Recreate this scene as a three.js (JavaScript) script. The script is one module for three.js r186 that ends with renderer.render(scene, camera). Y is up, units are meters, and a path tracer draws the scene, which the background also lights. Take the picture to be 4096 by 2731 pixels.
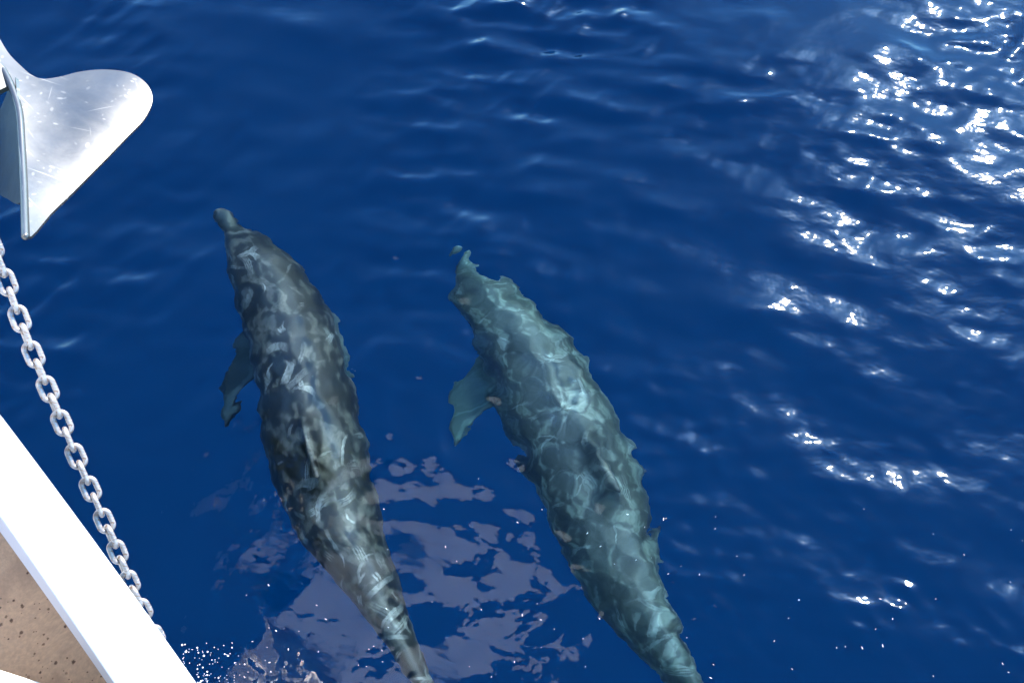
import * as THREE from 'three';
import { Sky } from 'three/addons/objects/Sky.js';
import { MarchingCubes } from 'three/addons/objects/MarchingCubes.js';
import { RoundedBoxGeometry } from 'three/addons/geometries/RoundedBoxGeometry.js';
import { mergeGeometries, mergeVertices, toCreasedNormals } from 'three/addons/utils/BufferGeometryUtils.js';
import { ImprovedNoise } from 'three/addons/math/ImprovedNoise.js';

// ---------------------------------------------------------------- camera, sky, sun, exposure
const scene = new THREE.Scene();
const camera = new THREE.PerspectiveCamera(40, 1024 / 682, 0.05, 1000);
camera.position.set(0, 3.2, 0);
const pitch = THREE.MathUtils.degToRad(62);
camera.lookAt(0, 3.2 - Math.sin(pitch), -Math.cos(pitch));
const renderer = new THREE.WebGLRenderer();
renderer.toneMapping = THREE.LinearToneMapping;
renderer.toneMappingExposure = 3;
renderer.shadowMap.enabled = true;

const sunDir = new THREE.Vector3(0.502, 0.772, -0.674).normalize();
const sky = new Sky();
sky.name = 'sky';
sky.scale.setScalar(900);
const su = sky.material.uniforms;
su.sunPosition.value.copy(sunDir);
su.turbidity.value = 3; su.rayleigh.value = 1.4;
su.mieCoefficient.value = 0.0015; su.mieDirectionalG.value = 0.88;
su.cloudCoverage.value = 0;
scene.add(sky);
scene.environmentIntensity = 0.2;
const sun = new THREE.DirectionalLight(0xfff8ec, 4.8);
sun.name = 'sun';
sun.position.copy(sunDir).multiplyScalar(40);
sun.castShadow = true;
sun.shadow.radius = 1.8;
Object.assign(sun.shadow.camera, { left: -8, right: 8, top: 8, bottom: -8, near: 1, far: 90 });
sun.shadow.mapSize.set(2048, 2048);
scene.add(sun, sun.target);

// ---------------------------------------------------------------- helpers
let seed = 20;
const rnd = () => { seed = (seed + 0x6d2b79f5) | 0; let t = Math.imul(seed ^ (seed >>> 15), 1 | seed); t = (t + Math.imul(t ^ (t >>> 7), 61 | t)) ^ t; return ((t ^ (t >>> 14)) >>> 0) / 4294967296; };
const perlin = new ImprovedNoise(), noise = (x, y, z) => perlin.noise(x, y, z);
const V = (x, y, z) => new THREE.Vector3(x, y, z);
const lerp = THREE.MathUtils.lerp, clamp = THREE.MathUtils.clamp, sstep = THREE.MathUtils.smoothstep;
const rgb = (r, g, b) => new THREE.Color().setRGB(r, g, b);
function curve1(knots) {            // smooth 1-D interpolation through [x, y] knots
  const n = knots.length, m = knots.map((k, i) => { const a = knots[Math.max(0, i - 1)], b = knots[Math.min(n - 1, i + 1)]; return (b[1] - a[1]) / (b[0] - a[0] || 1); });
  return (x) => {
    if (x <= knots[0][0]) return knots[0][1];
    if (x >= knots[n - 1][0]) return knots[n - 1][1];
    let i = 0; while (x > knots[i + 1][0]) i++;
    const h = knots[i + 1][0] - knots[i][0], t = (x - knots[i][0]) / h, t2 = t * t, t3 = t2 * t;
    return (2 * t3 - 3 * t2 + 1) * knots[i][1] + (t3 - 2 * t2 + t) * h * m[i] + (-2 * t3 + 3 * t2) * knots[i + 1][1] + (t3 - t2) * h * m[i + 1];
  };
}
function part(name, geometry, material, parent) {
  const o = new THREE.Mesh(geometry, material);
  o.name = name; o.castShadow = o.receiveShadow = true;
  parent.add(o);
  return o;
}
function tag(o, label, category, group) {
  o.userData.label = label; o.userData.category = category;
  if (group) o.userData.group = group;
  return o;
}
function tileTexture(size, f, srgb) {       // f(u, v) -> [r, g, b] 0..1, on the unit tile
  const data = new Uint8Array(size * size * 4);
  for (let j = 0; j < size; j++) for (let i = 0; i < size; i++) {
    const c = f(i / size, j / size);
    for (let k = 0; k < 3; k++) data[(j * size + i) * 4 + k] = clamp(c[k], 0, 1) * 255;
    data[(j * size + i) * 4 + 3] = 255;
  }
  const t = new THREE.DataTexture(data, size, size);
  t.wrapS = t.wrapT = THREE.RepeatWrapping; t.magFilter = THREE.LinearFilter; t.minFilter = THREE.LinearFilter;
  if (srgb) t.colorSpace = THREE.SRGBColorSpace;
  t.needsUpdate = true;
  return t;
}
function tiled(u, v, f, z = 0) {            // perlin noise that repeats on the unit tile
  const a = 2 * Math.PI, R = f / a;
  return noise(Math.cos(a * u) * R + 7.3 + z, Math.sin(a * u) * R + 3.1 + Math.cos(a * v) * R, Math.sin(a * v) * R + z * 1.7);
}

// ---------------------------------------------------------------- water
const HALF = 80, DEEP = -9;
const trains = [];
function train(count, short, long, heading, spread, steep, where) {
  for (let i = 0; i < count; i++) {
    const L = short * Math.pow(long / short, (i + rnd()) / count), k = 2 * Math.PI / L;
    const th = THREE.MathUtils.degToRad(heading + (rnd() + rnd() + rnd() - 1.5) * spread);
    trains.push({ kx: k * Math.cos(th), kz: k * Math.sin(th), p: rnd() * 6.283, a: steep / k * (0.6 + 0.8 * rnd()), L, where });
  }
}
train(14, 0.7, 2.6, 75, 60, 0.013, 0);         // long low swell
train(26, 0.2, 0.7, 80, 60, 0.0128, 0);        // wind ripples coming from ahead
train(18, 0.14, 0.5, 128, 50, 0.0125, 1);       // cross ripples, stronger to starboard
train(34, 0.075, 0.2, 95, 150, 0.026, 2);       // short ripples thrown up by the bow and the dolphins
train(26, 0.10, 0.30, 76, 60, 0.027, 4);        // cat's-paw ripples on the open water ahead
train(26, 0.045, 0.11, 110, 120, 0.012, 5);     // finest wavelets on the water to starboard
train(18, 0.045, 0.09, 110, 200, 0.03, 3);     // chop close to the bow wave
// how high each train runs at a place (wave height only): open water, cross sea, water lifted by the dolphins, splashes, cat's-paws, wavelets
const splashes = [[0.52, -0.93, 0.07], [0.62, -0.78, 0.08], [0.68, -0.66, 0.08], [0.78, -0.55, 0.07], [1.13, -0.62, 0.07], [1.2, -0.53, 0.08], [1.34, -0.72, 0.06], [1.62, -0.6, 0.1], [1.75, -0.52, 0.1]];
function waveHeight(where, x, z) {
  if (where === 0) return 1;
  if (where === 1) return 0.35 + 0.65 * sstep(x + 0.2 * z, -0.4, 1.4);
  const n = noise(x * 0.9 + 4, 1.5, z * 0.9);
  if (where === 5) return (0.25 + 0.85 * sstep(x, 0.5, 1.4)) * clamp(0.9 + 0.8 * n, 0.3, 1.4);
  if (where === 4) return clamp(0.8 + 1.5 * n + 1.1 * noise(x * 2.1, 7.5, z * 2.6), 0.05, 1.7) * sstep(-z - 0.25 * x, 1.2, 2.2);
  const near = (cx, cz, rx, rz) => Math.exp(-(((x - cx) / rx) ** 2 + ((z - cz) / rz) ** 2));      // 1 at a place, 0 away from it
  if (where === 2) return clamp(0.75 + 0.8 * n, 0.35, 1.25) * Math.max(0.14, 1.75 * near(-1.0, -1.8, 0.55, 0.95) + 0.85 * near(0.3, -1.5, 0.7, 1.1)) * (1 - 0.75 * near(-0.4, -0.72, 0.55, 0.33));
  let h = clamp(0.5 + 1.6 * n, 0, 1.3) * sstep(z + 0.15 * x, -1.35, -0.55) * (1 - 0.9 * near(-0.4, -0.7, 0.6, 0.35));
  for (const [cx, cz, r] of splashes) h += 2.2 * Math.exp(-((x - cx) ** 2 * 0.5 + (z - cz) ** 2) / (r * r));
  return h;
}
function height(x, z, cell) {
  const w = [0, 1, 2, 3, 4, 5].map((k) => waveHeight(k, x, z));
  let y = 0;
  for (const t of trains) {
    const f = clamp(t.L / cell / 4 - 1, 0, 1);
    if (f <= 0) continue;
    const q = t.kx * x + t.kz * z + t.p;
    y += f * w[t.where] * t.a * (Math.sin(q) - 0.22 * Math.cos(2 * q));
  }
  return y;
}
function axis(a, b, d) {
  const v = [];
  for (let t = a; t < b; t += d) v.push(t);
  for (let t = b, s = d; t < HALF; s *= 1.2, t += s) v.push(t);
  v.push(HALF);
  for (let t = a - d, s = d; t > -HALF; s *= 1.2, t -= s) v.unshift(t);
  v.unshift(-HALF);
  return v;
}
{
  const X = axis(-3.2, 3.4, 0.0115), Z = axis(-4.8, 0.5, 0.0115), nx = X.length, nz = Z.length;
  const pos = new Float32Array(nx * nz * 3), idx = [];
  for (let j = 0, o = 0; j < nz; j++) for (let i = 0; i < nx; i++, o += 3) {
    const cell = Math.max(i ? X[i] - X[i - 1] : 9, j ? Z[j] - Z[j - 1] : 9);
    const edge = i === 0 || j === 0 || i === nx - 1 || j === nz - 1;
    pos[o] = X[i]; pos[o + 1] = edge ? 0 : height(X[i], Z[j], cell); pos[o + 2] = Z[j];
  }
  for (let j = 0; j < nz - 1; j++) for (let i = 0; i < nx - 1; i++) { const a = j * nx + i; idx.push(a, a + nx, a + 1, a + 1, a + nx, a + nx + 1); }
  const top = new THREE.BufferGeometry();
  top.setAttribute('position', new THREE.BufferAttribute(pos, 3)); top.setIndex(idx); top.computeVertexNormals();
  const sides = [];
  const face = (a, b, c, d, n) => {
    const g = new THREE.BufferGeometry();
    g.setAttribute('position', new THREE.Float32BufferAttribute([...a, ...b, ...c, ...d], 3));
    g.setAttribute('normal', new THREE.Float32BufferAttribute([...n, ...n, ...n, ...n], 3));
    g.setIndex([0, 1, 2, 0, 2, 3]); sides.push(g);
  };
  const h = HALF, d = DEEP;
  face([-h, d, -h], [h, d, -h], [h, d, h], [-h, d, h], [0, -1, 0]);
  face([-h, 0, -h], [h, 0, -h], [h, d, -h], [-h, d, -h], [0, 0, -1]);
  face([h, 0, h], [-h, 0, h], [-h, d, h], [h, d, h], [0, 0, 1]);
  face([h, 0, -h], [h, 0, h], [h, d, h], [h, d, -h], [1, 0, 0]);
  face([-h, 0, h], [-h, 0, -h], [-h, d, -h], [-h, d, h], [-1, 0, 0]);
  // capillary wavelets too fine for the mesh: 1.6 to 5 cm long on a tile 1.2 m wide
  const T = 1024, fine = new Float32Array(T * T), comb = [];
  for (let i = 0; i < 44; i++) { const f = 24 + 50 * Math.pow(rnd(), 1.6), th = THREE.MathUtils.degToRad(100 + (rnd() + rnd() - 1) * 110); comb.push([Math.round(f * Math.cos(th)), Math.round(f * Math.sin(th)), rnd() * 6.283, 1 / f]); }
  let most = 0;
  for (const [fx, fy, p, a] of comb) {
    const sx = [], cx = [];
    for (let i = 0; i < T; i++) { const q = 2 * Math.PI * fx * i / T + p; sx.push(Math.sin(q)); cx.push(Math.cos(q)); }
    for (let j = 0, o = 0; j < T; j++) { const q = 2 * Math.PI * fy * j / T, sy = Math.sin(q) * a, cy = Math.cos(q) * a; for (let i = 0; i < T; i++, o++) fine[o] += sx[i] * cy + cx[i] * sy; }
  }
  for (const v of fine) most = Math.max(most, Math.abs(v));
  const wavelets = tileTexture(T, (u, v) => { const g = 0.5 + 0.5 * fine[Math.round(v * T) * T + Math.round(u * T)] / most; return [g, g, g]; });
  const body = mergeGeometries([top, ...sides]), bp = body.attributes.position, buv = new Float32Array(bp.count * 2);
  for (let i = 0; i < bp.count; i++) { buv[i * 2] = bp.getX(i) / 1.2; buv[i * 2 + 1] = bp.getZ(i) / 1.2; }
  body.setAttribute('uv', new THREE.BufferAttribute(buv, 2));
  const waterMat = new THREE.MeshPhysicalMaterial({ color: 0xffffff, roughness: 0.035, transmission: 1, thickness: 2, ior: 1.333, attenuationColor: rgb(0.585, 0.89, 0.935), attenuationDistance: 1, bumpMap: wavelets, bumpScale: 0.00075 });
  const water = part('sea_water', body, waterMat, scene);
  water.userData.kind = 'structure';
  // the blue that the open sea gives back: the depth at which no more than blue is left
  const deepMat = new THREE.MeshStandardMaterial({ color: rgb(0.0015, 0.086, 0.172), roughness: 1 });
  const deep = part('deep_water', new THREE.PlaneGeometry(2 * HALF - 1, 2 * HALF - 1).rotateX(-Math.PI / 2), deepMat, scene);
  deep.position.y = -7; deep.userData.kind = 'structure';
}

// ---------------------------------------------------------------- dolphins
// Local axes: nose at the origin, body along +z (aft), y up, x to starboard.
const SZ = 1.07;
const halfWide = curve1([[0, 0.016], [0.04, 0.030], [0.10, 0.040], [0.145, 0.052], [0.18, 0.076], [0.24, 0.105], [0.33, 0.134], [0.45, 0.158], [0.6, 0.18], [0.8, 0.197], [1.0, 0.2], [1.2, 0.188], [1.4, 0.162], [1.6, 0.116], [1.8, 0.072], [1.95, 0.048], [2.1, 0.036], [2.2, 0.033], [2.32, 0.022]].map(([a, b]) => [a * SZ, b]));
const halfHigh = curve1([[0, 0.012], [0.04, 0.02], [0.10, 0.027], [0.145, 0.038], [0.18, 0.068], [0.24, 0.105], [0.33, 0.135], [0.45, 0.157], [0.6, 0.18], [0.8, 0.2], [1.0, 0.205], [1.2, 0.196], [1.4, 0.174], [1.6, 0.146], [1.8, 0.116], [1.95, 0.09], [2.1, 0.062], [2.2, 0.042], [2.32, 0.02]].map(([a, b]) => [a * SZ, b]));
const midHigh = curve1([[0, -0.045], [0.1, -0.04], [0.16, -0.03], [0.25, -0.008], [0.4, 0], [1.0, 0], [1.6, 0.02], [2.0, 0.035], [2.4, 0.035]].map(([a, b]) => [a * SZ, b]));
const BODY = 2.32 * SZ;
function polyDistance(px, py, poly) {          // signed distance to a closed polygon, negative inside
  let d = 1e9, inside = false;
  for (let i = 0, j = poly.length - 1; i < poly.length; j = i++) {
    const [ax, ay] = poly[j], [bx, by] = poly[i], ex = bx - ax, ey = by - ay, t = clamp(((px - ax) * ex + (py - ay) * ey) / (ex * ex + ey * ey), 0, 1);
    d = Math.min(d, Math.hypot(px - ax - ex * t, py - ay - ey * t));
    if ((by > py) !== (ay > py) && px < ((ax - bx) * (py - by)) / (ay - by) + bx) inside = !inside;
  }
  return inside ? -d : d;
}
const dense = (pts, n, closed = true) => new THREE.CatmullRomCurve3(pts.map(([a, b]) => V(a, b, 0)), closed, 'centripetal').getPoints(n).slice(0, closed ? -1 : undefined).map((p) => [p.x, p.y]);
const flipperPoly = dense([[-0.03, -0.03], [0.06, -0.01], [0.16, 0.05], [0.235, 0.14], [0.275, 0.24], [0.285, 0.32], [0.24, 0.295], [0.18, 0.25], [0.10, 0.21], [0.01, 0.175], [-0.04, 0.13]], 34);
const dorsalPoly = dense([[1.06, -0.05], [1.13, 0.03], [1.21, 0.075], [1.31, 0.11], [1.42, 0.13], [1.405, 0.10], [1.40, 0.07], [1.42, 0.03], [1.47, -0.03], [1.26, -0.09]], 34);
const flukePoly = dense([[0, 2.26], [0.08, 2.30], [0.19, 2.37], [0.30, 2.50], [0.325, 2.585], [0.22, 2.56], [0.10, 2.525], [0, 2.50], [-0.10, 2.525], [-0.22, 2.56], [-0.325, 2.585], [-0.30, 2.50], [-0.19, 2.37], [-0.08, 2.30]], 48);
const smin = (a, b, k) => { const h = Math.max(k - Math.abs(a - b), 0) / k; return Math.min(a, b) - h * h * k * 0.25; };
const slab = (d2, off, thick) => { const t = thick * clamp(0.35 + Math.max(0, -d2) / 0.035, 0.35, 1), a = d2 + 0.006, b = Math.abs(off) - t + 0.004; return Math.min(Math.max(a, b), 0) + Math.hypot(Math.max(a, 0), Math.max(b, 0)) - 0.004; };
function dolphinField(x, y, z) {
  const s = clamp(z, 0.004, BODY), a = halfWide(s), b = halfHigh(s), dy = y - midHigh(s);
  const q = Math.hypot(x / a, dy / b);
  let d = (q - 1) * Math.min(a, b) * (q > 1 ? 1 : 0.9) + 0.0024 * Math.min(1, a / 0.12) * (Math.abs(noise(x * 11 + 3, y * 11, z * 9)) * 2.2 - 0.5 + 0.8 * noise(x * 23, y * 23 + 5, z * 17));
  if (z < 0.004) d = Math.hypot(Math.max(d, 0), z - 0.004);
  if (z > BODY) d = Math.hypot(Math.max(d, 0), z - BODY);
  const ax = Math.abs(x);
  if (ax > 0.08 && z > 0.42 && z < 1.0) {       // flippers: out, aft and down
    const cd = x < 0 ? 0.9 : 0.2, sd = x < 0 ? 0.436 : 0.98;      // one spread, the other tucked under
    const u = (ax - 0.13) * cd - (y + 0.10) * sd, off = (ax - 0.13) * sd + (y + 0.10) * cd;
    d = smin(d, slab(polyDistance(u, z - 0.56, flipperPoly), off, 0.017), 0.05);
  }
  if (ax < 0.09 && y > 0.05 && z > 0.95 && z < 1.65) d = smin(d, slab(polyDistance(z, y - 0.185, dorsalPoly), x, 0.016), 0.06);
  if (z > 2.1) d = smin(d, slab(polyDistance(x, z, flukePoly), y - 0.035, 0.016), 0.05);
  return d;
}
function dolphinGeometry() {
  const N = 150, lo = V(-0.5, -0.4, -0.03), hi = V(0.5, 0.42, 2.63);
  const mc = new MarchingCubes(N, new THREE.MeshStandardMaterial(), false, false, 400000);
  mc.isolation = 0;
  const at = (i, a, b) => lerp(a, b, (i / (N / 2) ) / 2);
  for (let k = 0; k < N; k++) for (let j = 0; j < N; j++) for (let i = 0; i < N; i++) {
    const x = at(i, lo.x, hi.x), y = at(j, lo.y, hi.y), z = at(k, lo.z, hi.z);
    const far = Math.hypot(x, y) - 0.27;      // skip air well outside the body, fins apart
    mc.field[k * N * N + j * N + i] = far > 0 && (z < 0.4 || (z > 1.15 && z < 2.2)) && y < 0.05 ? -far : -dolphinField(x, y, z);
  }
  mc.update();
  const p = new Float32Array(mc.positionArray.subarray(0, mc.count * 3));
  for (let i = 0; i < p.length; i += 3) {
    p[i] = lerp(lo.x, hi.x, (p[i] + 1) / 2); p[i + 1] = lerp(lo.y, hi.y, (p[i + 1] + 1) / 2); p[i + 2] = lerp(lo.z, hi.z, (p[i + 2] + 1) / 2);
  }
  let g = new THREE.BufferGeometry();
  g.setAttribute('position', new THREE.BufferAttribute(p, 3));
  g = mergeVertices(g, 1e-5);
  const q = g.attributes.position, n = new Float32Array(q.count * 3), e = 0.006, v = V(0, 0, 0);
  for (let i = 0; i < q.count; i++) {
    const x = q.getX(i), y = q.getY(i), z = q.getZ(i);
    v.set(dolphinField(x + e, y, z) - dolphinField(x - e, y, z), dolphinField(x, y + e, z) - dolphinField(x, y - e, z), dolphinField(x, y, z + e) - dolphinField(x, y, z - e)).normalize();
    v.toArray(n, i * 3);
  }
  g.setAttribute('normal', new THREE.BufferAttribute(n, 3));
  // faces must look outward
  const id = g.index.array, a = V(0, 0, 0), b = V(0, 0, 0), c = V(0, 0, 0), nn = V(0, 0, 0);
  a.fromBufferAttribute(q, id[3000]); b.fromBufferAttribute(q, id[3001]); c.fromBufferAttribute(q, id[3002]); nn.fromBufferAttribute(g.attributes.normal, id[3000]);
  if (b.sub(a).cross(c.sub(a)).dot(nn) < 0) for (let i = 0; i < id.length; i += 3) { const t = id[i + 1]; id[i + 1] = id[i + 2]; id[i + 2] = t; }
  g.scale(1, 1, 1.06);
  return g;
}
const dolphinShape = dolphinGeometry();
const eyeMat = new THREE.MeshPhysicalMaterial({ color: rgb(0.01, 0.009, 0.008), roughness: 0.15 });
// Skin seen unrolled: u round the body (0.5 on the back), v along it. Dark cape, greyer flanks, pale belly, plus pale mottling and thin lines painted in as caustic light.
function hide(tones, salt) {
  const W = 512, H = 1280, causticLine = new Float32Array(W * H);
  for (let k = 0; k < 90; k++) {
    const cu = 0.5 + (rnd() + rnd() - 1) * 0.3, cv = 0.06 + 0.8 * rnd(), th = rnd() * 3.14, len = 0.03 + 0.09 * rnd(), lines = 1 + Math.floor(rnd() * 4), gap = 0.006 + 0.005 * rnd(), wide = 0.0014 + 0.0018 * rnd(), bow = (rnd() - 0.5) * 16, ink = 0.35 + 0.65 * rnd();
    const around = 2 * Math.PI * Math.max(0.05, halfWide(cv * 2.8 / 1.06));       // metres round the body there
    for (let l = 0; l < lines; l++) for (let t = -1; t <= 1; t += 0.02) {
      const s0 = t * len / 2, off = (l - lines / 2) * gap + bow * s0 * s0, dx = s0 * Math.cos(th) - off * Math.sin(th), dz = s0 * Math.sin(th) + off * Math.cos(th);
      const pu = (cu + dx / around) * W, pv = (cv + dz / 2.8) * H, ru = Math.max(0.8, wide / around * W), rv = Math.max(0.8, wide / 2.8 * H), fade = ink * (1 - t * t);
      for (let j = Math.floor(pv - rv); j <= pv + rv; j++) for (let i = Math.floor(pu - ru); i <= pu + ru; i++) if (j >= 0 && j < H) { const q = j * W + ((i + W) % W); causticLine[q] = Math.max(causticLine[q], fade); }
    }
  }
  const data = new Uint8Array(W * H * 4), enc = (c) => 255 * (c < 0.0031308 ? c * 12.92 : 1.055 * Math.pow(c, 1 / 2.4) - 0.055);
  for (let j = 0; j < H; j++) {
    const z = (j + 0.5) / H * 2.8, a = halfWide(clamp(z / 1.06, 0, BODY)), b = halfHigh(clamp(z / 1.06, 0, BODY));
    for (let i = 0; i < W; i++) {
      const th = ((i + 0.5) / W - 0.5) * 2 * Math.PI, x = a * Math.sin(th), y = b * Math.cos(th);
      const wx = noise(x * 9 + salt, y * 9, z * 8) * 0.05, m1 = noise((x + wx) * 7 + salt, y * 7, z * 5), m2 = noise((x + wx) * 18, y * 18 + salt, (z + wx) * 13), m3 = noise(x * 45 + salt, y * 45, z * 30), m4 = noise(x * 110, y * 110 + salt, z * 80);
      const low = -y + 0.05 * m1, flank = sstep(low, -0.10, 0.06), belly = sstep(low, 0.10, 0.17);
      const patch = sstep(m2 + 0.7 * m3 + 0.3 * m1, 0.0, 0.5), f = 0.75 + 0.4 * m1 + 0.35 * m3 + 0.25 * m4;  // patch: pale blotches standing in for caustic light on the skin
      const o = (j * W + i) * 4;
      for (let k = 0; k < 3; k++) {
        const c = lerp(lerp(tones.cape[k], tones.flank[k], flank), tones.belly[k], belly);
        data[o + k] = clamp(enc(Math.max(0.006, lerp(c * f, tones.patch[k] * (0.8 + 0.5 * m3 + 0.4 * m4), patch * 0.75 * (1 - belly)) + tones.causticLine * causticLine[j * W + i] * (0.8 + 0.6 * m4))), 0, 255);
      }
      data[o + 3] = 255;
    }
  }
  const t = new THREE.DataTexture(data, W, H);
  t.wrapS = THREE.RepeatWrapping; t.wrapT = THREE.ClampToEdgeWrapping; t.magFilter = t.minFilter = THREE.LinearFilter; t.colorSpace = THREE.SRGBColorSpace; t.needsUpdate = true;
  return t;
}
function makeDolphin(name, label, nose, heading, bend, tones, salt, roll, girth) {
  const root = new THREE.Group();
  root.name = name; scene.add(root);
  root.position.copy(nose); root.rotation.set(0, heading, 0, 'YXZ');
  tag(root, label, 'dolphin', 'dolphins swimming at the bow');
  const g = dolphinShape.clone(), p = g.attributes.position, n = g.attributes.normal, uv = new Float32Array(p.count * 2);
  const side = curve1(bend), arch = (z) => 0.02 * Math.sin(z * 2.1 + salt), cr = Math.cos(roll), sr = Math.sin(roll);
  for (let i = 0; i < p.count; i++) {
    const x = p.getX(i), y = p.getY(i), z = p.getZ(i), nx = n.getX(i), ny = n.getY(i);
    uv[i * 2] = 0.5 + Math.atan2(x, y - midHigh(clamp(z / 1.06, 0, BODY))) / (2 * Math.PI); uv[i * 2 + 1] = z / 2.8;
    p.setXYZ(i, (x * cr - y * sr) * girth + side(z), (x * sr + y * cr) * girth + arch(z), z);
    n.setXYZ(i, nx * cr - ny * sr, nx * sr + ny * cr, n.getZ(i));
  }
  g.setAttribute('uv', new THREE.BufferAttribute(uv, 2));
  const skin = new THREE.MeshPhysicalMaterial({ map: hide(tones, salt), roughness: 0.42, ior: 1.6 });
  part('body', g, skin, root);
  for (const s of [-1, 1]) {
    const e = part('eye', new THREE.SphereGeometry(0.012, 14, 10), eyeMat, root);
    const x = s * 0.127, y = -0.035, z = 0.335 * SZ * 1.06;
    e.position.set((x * Math.cos(roll) - y * Math.sin(roll)) * girth + side(z), (x * Math.sin(roll) + y * Math.cos(roll)) * girth + arch(z), z);
  }
  return root;
}
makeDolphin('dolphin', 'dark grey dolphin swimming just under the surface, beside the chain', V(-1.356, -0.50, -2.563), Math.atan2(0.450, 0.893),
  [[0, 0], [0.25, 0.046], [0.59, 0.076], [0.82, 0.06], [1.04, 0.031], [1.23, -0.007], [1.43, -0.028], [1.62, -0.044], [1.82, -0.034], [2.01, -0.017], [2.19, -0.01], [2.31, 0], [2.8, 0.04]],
  { cape: [0.013, 0.012, 0.0095], flank: [0.026, 0.024, 0.020], belly: [0.13, 0.128, 0.12], patch: [0.082, 0.078, 0.068], causticLine: 0.22 }, 1.3, 0.06, 1.0);
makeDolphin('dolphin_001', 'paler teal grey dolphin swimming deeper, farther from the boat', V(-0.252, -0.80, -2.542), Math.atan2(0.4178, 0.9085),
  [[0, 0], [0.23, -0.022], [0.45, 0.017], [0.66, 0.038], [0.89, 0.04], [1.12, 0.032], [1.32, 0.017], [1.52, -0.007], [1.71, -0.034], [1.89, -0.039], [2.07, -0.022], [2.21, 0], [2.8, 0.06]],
  { cape: [0.056, 0.058, 0.052], flank: [0.07, 0.074, 0.066], belly: [0.4, 0.4, 0.39], patch: [0.15, 0.158, 0.142], causticLine: 0.14 }, 4.7, -0.12, 1.17);

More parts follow.
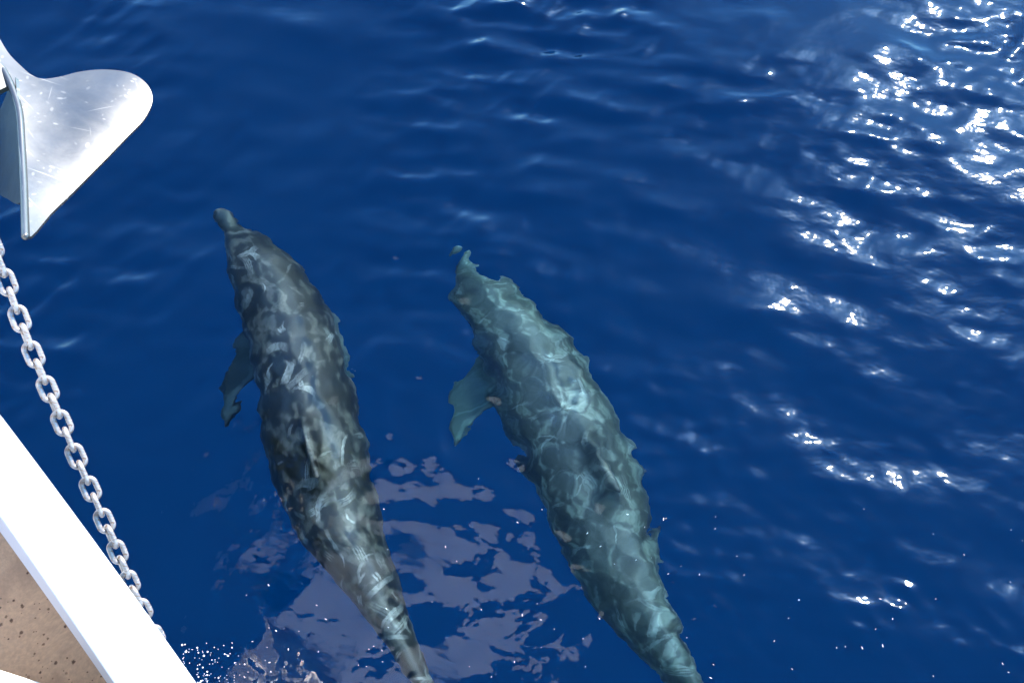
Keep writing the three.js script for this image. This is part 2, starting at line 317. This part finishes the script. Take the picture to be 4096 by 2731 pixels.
// ---------------------------------------------------------------- boat: bow with gunwale, hull side, shaded deck and an added cream box for its sunlit corner
const bowDir = V(-0.45, 0, -0.893), starboard = V(0.893, 0, -0.45), CENTRE = -0.77;
const onBoat = (f, b, y) => bowDir.clone().multiplyScalar(f).addScaledVector(starboard, CENTRE + b).setY(y);
const halfBreadth = curve1([[-3.5, 1.25], [-2, 1.05], [-1, 0.85], [-0.4, 0.69], [0, 0.592], [0.31, 0.514], [0.72, 0.396], [1.1, 0.275], [1.45, 0.15], [1.7, 0.05], [1.8, 0.004]]);
const gelcoat = new THREE.MeshPhysicalMaterial({ color: rgb(0.78, 0.78, 0.77), roughness: 0.32, clearcoat: 0.4, clearcoatRoughness: 0.2 });
{
  const boat = new THREE.Group();
  boat.name = 'boat'; scene.add(boat);
  tag(boat, 'white boat bow with a rounded gunwale and a speckled tan deck inside', 'boat');
  const stations = [];
  for (let f = -3.5; f <= 1.8; f += 0.05) stations.push(f);
  stations.push(1.8);
  // profile: [inboard offset from the outer edge (m), y]
  const sweep = (profile, sgn, close, rake = 0) => {
    const pos = [], idx = [], n = profile.length;
    for (const f of stations) for (const [o, y] of profile) {
      const slope = (halfBreadth(f + 0.02) - halfBreadth(f - 0.02)) / 0.04, c = 1 / Math.sqrt(1 + slope * slope);
      const q = onBoat(f + o * slope * c - rake * (1.94 - y), sgn * Math.max(0.002, halfBreadth(f) - o * c), y);
      pos.push(q.x, q.y, q.z);
    }
    for (let i = 0; i < stations.length - 1; i++) for (let j = 0; j < n - (close ? 0 : 1); j++) {
      const a = i * n + j, b = i * n + (j + 1) % n, c = a + n, d = b + n;
      sgn > 0 ? idx.push(a, b, c, b, d, c) : idx.push(a, c, b, b, c, d);
    }
    const g = new THREE.BufferGeometry();
    g.setAttribute('position', new THREE.Float32BufferAttribute(pos, 3)); g.setIndex(idx); g.computeVertexNormals();
    return g;
  };
  const rail = [];
  const arc = (cx, cy, r, a0, a1, n) => { for (let i = 0; i <= n; i++) { const a = lerp(a0, a1, i / n) * Math.PI / 180; rail.push([cx - r * Math.cos(a), cy + r * Math.sin(a)]); } };
  // outer lower lip, broad outer round, flat top, small inner round, inner face
  rail.push([0.025, 1.93]);
  arc(0.022, 1.955, 0.006, -90, 0, 3); arc(0.034, 2.020, 0.030, 0, 90, 10);
  arc(0.066, 2.044, 0.006, 90, 180, 4);
  rail.push([0.072, 1.96], [0.07, 1.93]);
  for (const s of [1, -1]) part('gunwale', sweep(rail, s, true), gelcoat, boat);
  const hullProfile = [[0.031, 1.94], [0.08, 1.85], [0.26, 1.5], [0.45, 1.1], [0.62, 0.6], [0.76, 0], [0.82, -0.5]];
  for (const s of [1, -1]) part('hull_side', sweep(hullProfile, s, false, 0.6), gelcoat, boat);
  const inner = [[0.062, 1.945], [0.066, 1.80]];
  for (const s of [1, -1]) part('bulwark', sweep(inner, s, false), gelcoat, boat);
  // deck
  const speck = [];
  for (let i = 0; i < 240; i++) { const cl = rnd() < 0.6, cx = rnd(), cy = rnd(); speck.push([cl ? 0.3 + 0.25 * (rnd() + rnd() - 1) + 0.35 * (i % 3) / 3 : cx, cl ? 0.5 + 0.5 * (rnd() - 0.5) : cy, 0.0016 + 0.0062 * rnd() * rnd(), 0.35 + 0.6 * rnd()]); }
  const SZT = 768, dirt = new Float32Array(SZT * SZT);
  for (const [cx, cy, r, k] of speck) {
    const R = Math.ceil(r * 2 * SZT);
    for (let j = -R; j <= R; j++) for (let i = -R; i <= R; i++) {
      const d = Math.hypot(i, j) / SZT / r + 0.5 * noise(cx * 300 + i * 0.35, j * 0.35, cy * 90), x = (Math.round(cx * SZT) + i + SZT) % SZT, y = (Math.round(cy * SZT) + j + SZT) % SZT;
      dirt[y * SZT + x] = Math.max(dirt[y * SZT + x], k * sstep(-d, -1.2, -0.6));
    }
  }
  const deckTex = tileTexture(SZT, (u, v) => {
    const n = tiled(u, v, 5) * 0.5 + tiled(u, v, 14, 2) * 0.35, g = tiled(u, v, 70, 5) * 0.06 + tiled(u, v, 160, 9) * 0.05;
    const d = dirt[Math.floor(v * SZT) * SZT + Math.floor(u * SZT)], stain = sstep(n, 0.0, 0.35) * 0.42;
    const base = [0.80, 0.63, 0.47].map((c) => c * (1 + g));
    return base.map((c, k) => lerp(lerp(c, [0.62, 0.48, 0.36][k], stain), [0.30, 0.19, 0.12][k], d));
  }, true);
  const deckBump = tileTexture(256, (u, v) => { const g = 0.5 + tiled(u, v, 60, 3) * 0.5; return [g, g, g]; });
  const deckMat = new THREE.MeshStandardMaterial({ map: deckTex, bumpMap: deckBump, bumpScale: 0.0008, roughness: 0.85 });
  const dp = [], duv = [], di = [];
  stations.forEach((f) => { for (const s of [-1, 1]) { const q = onBoat(f, s * Math.max(0.002, halfBreadth(f) - 0.055), 1.80); dp.push(q.x, q.y, q.z); duv.push(q.x / 0.42, q.z / 0.42); } });
  for (let i = 0; i < stations.length - 1; i++) { const a = i * 2; di.push(a, a + 1, a + 2, a + 1, a + 3, a + 2); }
  const dg = new THREE.BufferGeometry();
  dg.setAttribute('position', new THREE.Float32BufferAttribute(dp, 3)); dg.setAttribute('uv', new THREE.Float32BufferAttribute(duv, 2)); dg.setIndex(di); dg.computeVertexNormals();
  part('deck', dg, deckMat, boat);
  const cream = new THREE.MeshPhysicalMaterial({ color: rgb(0.78, 0.75, 0.66), roughness: 0.4 });
  const deckBox = part('sunlit_deck_box', new RoundedBoxGeometry(0.5, 0.14, 0.5, 5, 0.03), cream, boat);  // added cream box standing in for the sunlit part of the deck
  deckBox.position.set(-0.63, 1.915, 0.075); deckBox.rotation.y = THREE.MathUtils.degToRad(-16);
}

// ---------------------------------------------------------------- anchor chain
const steelTex = tileTexture(256, (u, v) => { const n = tiled(u, v, 9) * 0.5 + tiled(u, v, 30, 4) * 0.3, r = sstep(tiled(u, v, 12, 8), 0.12, 0.5); return [lerp(0.66 + 0.16 * n, 0.50, r * 0.7), lerp(0.645 + 0.16 * n, 0.36, r * 0.7), lerp(0.64 + 0.16 * n, 0.26, r * 0.7)]; }, true);
const galvanised = new THREE.MeshPhysicalMaterial({ map: steelTex, metalness: 0.55, roughness: 0.42 });
{
  const chain = new THREE.Group();
  chain.name = 'anchor_chain'; scene.add(chain);
  tag(chain, 'galvanised steel chain of welded links running along the outside of the gunwale', 'chain');
  const wire = 0.0045, r = 0.0111, half = 0.0090;
  class Stadium extends THREE.Curve {
    getPoint(t, o = V(0, 0, 0)) {
      const L = 4 * half + 2 * Math.PI * r; let d = t * L;
      if (d < 2 * half) return o.set(r, d - half, 0); d -= 2 * half;
      if (d < Math.PI * r) { const a = d / r; return o.set(r * Math.cos(a), half + r * Math.sin(a), 0); } d -= Math.PI * r;
      if (d < 2 * half) return o.set(-r, half - d, 0); d -= 2 * half;
      const a = Math.PI + d / r; return o.set(r * Math.cos(a), -half + r * Math.sin(a), 0);
    }
  }
  const link = new THREE.TubeGeometry(new Stadium(), 44, wire, 12, true);
  const weld = new THREE.TorusGeometry(wire * 0.98, wire * 0.16, 6, 14).rotateX(Math.PI / 2).translate(-r, 0.001, 0);
  link.attributes.uv.array.forEach((x, i, a) => { a[i] = x * (i % 2 ? 0.3 : 1.6); });
  const linkShape = mergeGeometries([link, weld]);
  const path = new THREE.CatmullRomCurve3([V(-0.93, 2.16, -1.07), V(-0.861, 1.978, -0.897), V(-0.843, 1.885, -0.829), V(-0.812, 1.815, -0.740), V(-0.781, 1.736, -0.655), V(-0.747, 1.656, -0.567), V(-0.712, 1.575, -0.479), V(-0.683, 1.484, -0.393), V(-0.655, 1.373, -0.313), V(-0.635, 1.27, -0.25)]);
  const len = path.getLength(), step = 2 * (half + r) - 2 * wire + 0.0004, count = Math.floor(len / step);
  const lean = V(0.42, 0.83, 0.36).normalize(), m = new THREE.Matrix4(), tx = V(0, 0, 0), tz = V(0, 0, 0);
  for (let i = 0; i < count; i++) {
    const o = part(i ? 'link_' + String(i).padStart(3, '0') : 'link', linkShape, galvanised, chain);
    const t = path.getTangentAt((i + 0.5) * step / len), turn = (i % 2 ? Math.PI / 2 - 0.12 : 0.05) + (rnd() - 0.5) * 0.32;
    tx.crossVectors(t, lean).normalize(); tz.crossVectors(tx, t).normalize();
    m.makeBasis(tx, t, tz);
    o.quaternion.setFromRotationMatrix(m).multiply(new THREE.Quaternion().setFromAxisAngle(V(0, 1, 0), turn));
    o.position.copy(path.getPointAt((i + 0.5) * step / len));
  }
}

// ---------------------------------------------------------------- anchor
{
  const anchor = new THREE.Group();
  anchor.name = 'anchor'; scene.add(anchor);
  tag(anchor, 'polished steel plough anchor hanging at the bow with scratched flukes', 'anchor');
  const ex = V(0.9308, -0.2364, -0.2788), ey = V(-0.3028, -0.0712, -0.9504), ez = V(0.2048, 0.9690, -0.1379);
  anchor.position.set(-1.034, 1.535, -1.128);
  anchor.quaternion.setFromRotationMatrix(new THREE.Matrix4().makeBasis(ex, ey, ez));
  const marks = [];
  for (let i = 0; i < 90; i++) marks.push([rnd(), rnd(), 0.004 + 0.012 * rnd(), 0.3 + 0.7 * rnd(), rnd() * 3.14]);
  const scratch = (u, v) => {
    let a = 0;
    for (const [x, y, r, k, th] of marks) {
      let dx = u - x, dy = v - y; dx -= Math.round(dx); dy -= Math.round(dy);
      const p = dx * Math.cos(th) + dy * Math.sin(th), q = -dx * Math.sin(th) + dy * Math.cos(th);
      const long = k > 0.9 ? 12 : 2;
      a = Math.max(a, k * sstep(-Math.hypot(p / long, q * (k > 0.9 ? 3 : 1)) / r, -1, -0.4));
    }
    return a;
  };
  const S = 384, sc = new Float32Array(S * S);
  for (let j = 0; j < S; j++) for (let i = 0; i < S; i++) sc[j * S + i] = scratch(i / S, j / S);
  const wear = tileTexture(S, (u, v) => { const n = tiled(u, v, 4) * 0.4 + tiled(u, v, 11, 3) * 0.35 + tiled(u, v, 40, 6) * 0.2, s = sc[Math.floor(v * S) * S + Math.floor(u * S)]; const g = 0.52 + 0.12 * n + 0.15 * s; return [g, g, g]; });
  const tint = tileTexture(S, (u, v) => { const n = tiled(u, v, 5, 1) * 0.5 + tiled(u, v, 18, 2) * 0.3, s = sc[Math.floor(v * S) * S + Math.floor(u * S)]; const g = 0.44 + 0.04 * n + 0.07 * s; return [g, g * 0.985, g * 0.955]; }, true);
  const steel = new THREE.MeshPhysicalMaterial({ map: tint, roughness: 0.68, roughnessMap: wear, metalness: 0.85 });
  const blade = (outline, bulge, sgn, thick) => {          // a curved plate with a rounded rim, cut to an outline given in metres
    const shape = new THREE.Shape(new THREE.CatmullRomCurve3(outline.map(([x, y]) => V(x, y, 0)), true, 'centripetal', 0.5).getPoints(110).slice(0, -1).map((p) => new THREE.Vector2(p.x, p.y)));
    // triangulate finely: grid clipped by csg would be heavy, so subdivide the flat shape instead
    let flat = new THREE.ShapeGeometry(shape).toNonIndexed(), tri = Array.from(flat.attributes.position.array);
    for (let pass = 0; pass < 12; pass++) {
      const out = []; let cut = false;
      for (let i = 0; i < tri.length; i += 9) {
        const p = [0, 3, 6].map((k) => [tri[i + k], tri[i + k + 1]]), l = [0, 1, 2].map((k) => Math.hypot(p[k][0] - p[(k + 1) % 3][0], p[k][1] - p[(k + 1) % 3][1]));
        const k = l.indexOf(Math.max(...l));
        if (l[k] < 0.022) { out.push(...tri.slice(i, i + 9)); continue; }
        cut = true;
        const a = p[k], b = p[(k + 1) % 3], c = p[(k + 2) % 3], m = [(a[0] + b[0]) / 2, (a[1] + b[1]) / 2];
        out.push(a[0], a[1], 0, m[0], m[1], 0, c[0], c[1], 0, m[0], m[1], 0, b[0], b[1], 0, c[0], c[1], 0);
      }
      tri = out; if (!cut) break;
    }
    const rim = shape.getPoints(), lift = (x, y) => bulge(x, y), pos = [], uv = [], nor = [];
    const normalAt = (x, y) => { const e = 0.004; return V(-(lift(x + e, y) - lift(x - e, y)) / (2 * e), -(lift(x, y + e) - lift(x, y - e)) / (2 * e), 1).normalize(); };
    const put = (x, y, z, n) => { pos.push(x, y, z); nor.push(n.x, n.y, n.z); uv.push(x / 0.33, y / 0.33); };
    for (const top of [1, 0]) for (let i = 0; i < tri.length; i += 9) for (const k of top ? [0, 3, 6] : [0, 6, 3]) {
      const x = tri[i + k], y = tri[i + k + 1], n = normalAt(x, y);
      put(x, y, lift(x, y) - (top ? 0 : thick), top ? n : n.clone().negate());
    }
    for (let i = 0; i < rim.length; i++) {
      const a = rim[i], b = rim[(i + 1) % rim.length], n = V(b.y - a.y, a.x - b.x, 0).normalize();
      const za = lift(a.x, a.y), zb = lift(b.x, b.y);
      for (const [q, z] of [[a, za], [a, za - thick], [b, zb], [b, zb], [a, za - thick], [b, zb - thick]]) put(q.x, q.y, z, n);
    }
    const g = new THREE.BufferGeometry();
    g.setAttribute('position', new THREE.Float32BufferAttribute(pos, 3)); g.setAttribute('normal', new THREE.Float32BufferAttribute(nor, 3)); g.setAttribute('uv', new THREE.Float32BufferAttribute(uv, 2));
    return g;
  };
  const rightLine = [[0.002, -0.012], [0.053, 0.086], [0.132, 0.206], [0.216, 0.321], [0.273, 0.401], [0.296, 0.464], [0.288, 0.508], [0.256, 0.545], [0.196, 0.563], [0.135, 0.558], [0.085, 0.54], [0.046, 0.532], [0.027, 0.543], [0.004, 0.574], [-0.019, 0.612], [-0.05, 0.70], [-0.09, 0.78], [-0.11, 0.74], [-0.075, 0.648], [-0.039, 0.573], [-0.021, 0.516], [-0.008, 0.453], [-0.002, 0.399], [-0.002, 0.297], [-0.001, 0.158]];
  part('fluke', blade(rightLine, (x, y) => -1.15 * Math.max(0, 0.84 * x - 0.54 * y + 0.105) ** 2 + 1.1 * Math.max(0, 0.11 - x) ** 2 + 0.5 * Math.max(0, 0.27 - y) ** 2 - 0.015, 1, 0.007), steel, anchor).userData.label = 'broad sunlit fluke with rounded outer corner';
  const leftLine = [[-0.002, 0.12], [0.1, 0.22], [0.2, 0.34], [0.28, 0.46], [0.27, 0.53], [0.18, 0.56], [0.08, 0.54], [0.004, 0.54], [-0.004, 0.34]];
  const left = part('fluke', blade(leftLine, (x) => 0.35 * x * x, 1, 0.007), steel, anchor);
  left.rotation.y = THREE.MathUtils.degToRad(118); left.position.set(-0.004, 0, -0.006);
  left.userData.label = 'second fluke folded back in shade';
  const ridge = new THREE.CatmullRomCurve3([V(0.001, -0.012, 0.029), V(-0.001, 0.158, 0.004), V(-0.002, 0.297, -0.004), V(-0.003, 0.399, -0.002), V(-0.009, 0.453, -0.002), V(-0.022, 0.516, 0), V(-0.04, 0.573, 0.001), V(-0.08, 0.655, 0.004), V(-0.14, 0.75, 0.008)]);
  part('ridge', new THREE.TubeGeometry(ridge, 80, 0.0085, 14, false), steel, anchor);
  const toe = part('toe', new THREE.SphereGeometry(0.0086, 16, 12), steel, anchor); toe.position.set(0.001, -0.012, 0.029);
  const shank = new THREE.CatmullRomCurve3([V(-0.03, 0.50, -0.012), V(-0.10, 0.60, 0.02), V(-0.22, 0.68, 0.07), V(-0.42, 0.76, 0.16)]);
  const flatBar = new THREE.Shape(); flatBar.moveTo(-0.009, -0.03); flatBar.lineTo(0.009, -0.03); flatBar.lineTo(0.009, 0.03); flatBar.lineTo(-0.009, 0.03); flatBar.closePath();
  part('shank', new THREE.ExtrudeGeometry(flatBar, { steps: 40, extrudePath: shank, bevelEnabled: false }), steel, anchor);
}

// ---------------------------------------------------------------- assumed sail, added out of view and shaped for its mirror image in the water
{
  const foot = new THREE.CatmullRomCurve3([[-2.436, -0.807], [-2.408, -1.06], [-2.385, -1.354], [-2.305, -1.764], [-2.1, -2.104], [-1.466, -2.289], [-0.731, -2.215], [-0.218, -1.906], [0.135, -1.455]].map(([x, z]) => V(x, 4.5, z)));
  const pos = [], uv = [], idx = [], N = 60, M = 20, head = V(-1.3, 7.6, -1.0);
  for (let j = 0; j <= M; j++) for (let i = 0; i <= N; i++) {       // full-bellied cloth from its foot to its head
    const q = foot.getPointAt(i / N), v = j / M;
    q.lerp(head, 0.85 * Math.pow(v, 1.5)); q.y = lerp(4.5, 7.6, v);
    pos.push(q.x, q.y, q.z); uv.push(i / N * 3, v * 4);
  }
  for (let j = 0; j < M; j++) for (let i = 0; i < N; i++) { const a = j * (N + 1) + i; idx.push(a, a + 1, a + N + 1, a + 1, a + N + 2, a + N + 1); }
  const g = new THREE.BufferGeometry();
  g.setAttribute('position', new THREE.Float32BufferAttribute(pos, 3)); g.setAttribute('uv', new THREE.Float32BufferAttribute(uv, 2)); g.setIndex(idx); g.computeVertexNormals();
  const cloth = new THREE.MeshPhysicalMaterial({ color: rgb(0.82, 0.88, 0.97), roughness: 1, transmission: 0.95, thickness: 0, side: THREE.DoubleSide });
  tag(part('added_sail', g, cloth, scene), 'added pale sail above the bow, shaped for its mirror image in the water', 'sail');
}

// ---------------------------------------------------------------- spray and foam
{
  const white = new THREE.MeshPhysicalMaterial({ color: rgb(0.82, 0.84, 0.86), roughness: 0.25 });
  const drop = new THREE.SphereGeometry(1, 8, 6);
  const list = [], m = new THREE.Matrix4(), q = new THREE.Quaternion(), e = new THREE.Euler();
  const spot = (x, y, z, r, stretch) => { e.set(rnd() * 0.8 - 0.4, rnd() * 6.28, rnd() * 0.8 - 0.4); q.setFromEuler(e); list.push(m.compose(V(x, y, z), q, V(r, r * (0.7 + 0.5 * rnd()), r * stretch)).clone()); };
  const bursts = [[0.55, -0.95, 0.16, 5], [0.66, -0.76, 0.2, 8], [0.85, -0.62, 0.2, 5], [1.2, -0.58, 0.3, 8], [1.5, -0.66, 0.34, 10], [1.7, -0.85, 0.4, 5], [0.0, -0.58, 0.26, 12], [-0.62, -0.55, 0.26, 28], [-0.35, -0.8, 0.3, 8], [0.3, -0.75, 0.3, 8]];
  const gauss = () => rnd() + rnd() + rnd() - 1.5;
  for (const [x, z, r, n] of bursts) for (let i = 0; i < n; i++) spot(x + 1.6 * r * gauss(), 0.025 + 0.12 * rnd() * rnd(), z + r * gauss(), 0.0006 + 0.0014 * rnd() * rnd() * rnd(), 1.4 + 4 * rnd());
  const spray = new THREE.InstancedMesh(drop, white, list.length);
  list.forEach((k, i) => spray.setMatrixAt(i, k));
  spray.name = 'spray'; spray.userData.kind = 'stuff'; tag(spray, 'fine white spray droplets flying low over the water', 'spray'); spray.castShadow = spray.receiveShadow = true; scene.add(spray);
  const foam = []; list.length = 0;
  for (let i = 0; i < 170; i++) { const a = rnd() * 6.28, r = 0.13 * Math.sqrt(rnd()); spot(-1.0 + r * Math.cos(a) * 1.3 - 0.03, 0, -0.49 + r * Math.sin(a) * 0.7, 0.0010 + 0.0048 * rnd() * rnd() * rnd(), 1); }
  for (const k of list) { const p = V(0, 0, 0).setFromMatrixPosition(k); k.setPosition(p.x, height(p.x, p.z, 0.0115) + 0.004, p.z); foam.push(k); }
  const bubbles = new THREE.InstancedMesh(drop, white, foam.length);
  foam.forEach((k, i) => bubbles.setMatrixAt(i, k));
  bubbles.name = 'foam'; bubbles.userData.kind = 'stuff'; tag(bubbles, 'cluster of white foam bubbles on the water beside the gunwale', 'foam'); bubbles.castShadow = bubbles.receiveShadow = true; scene.add(bubbles);
}

renderer.render(scene, camera);
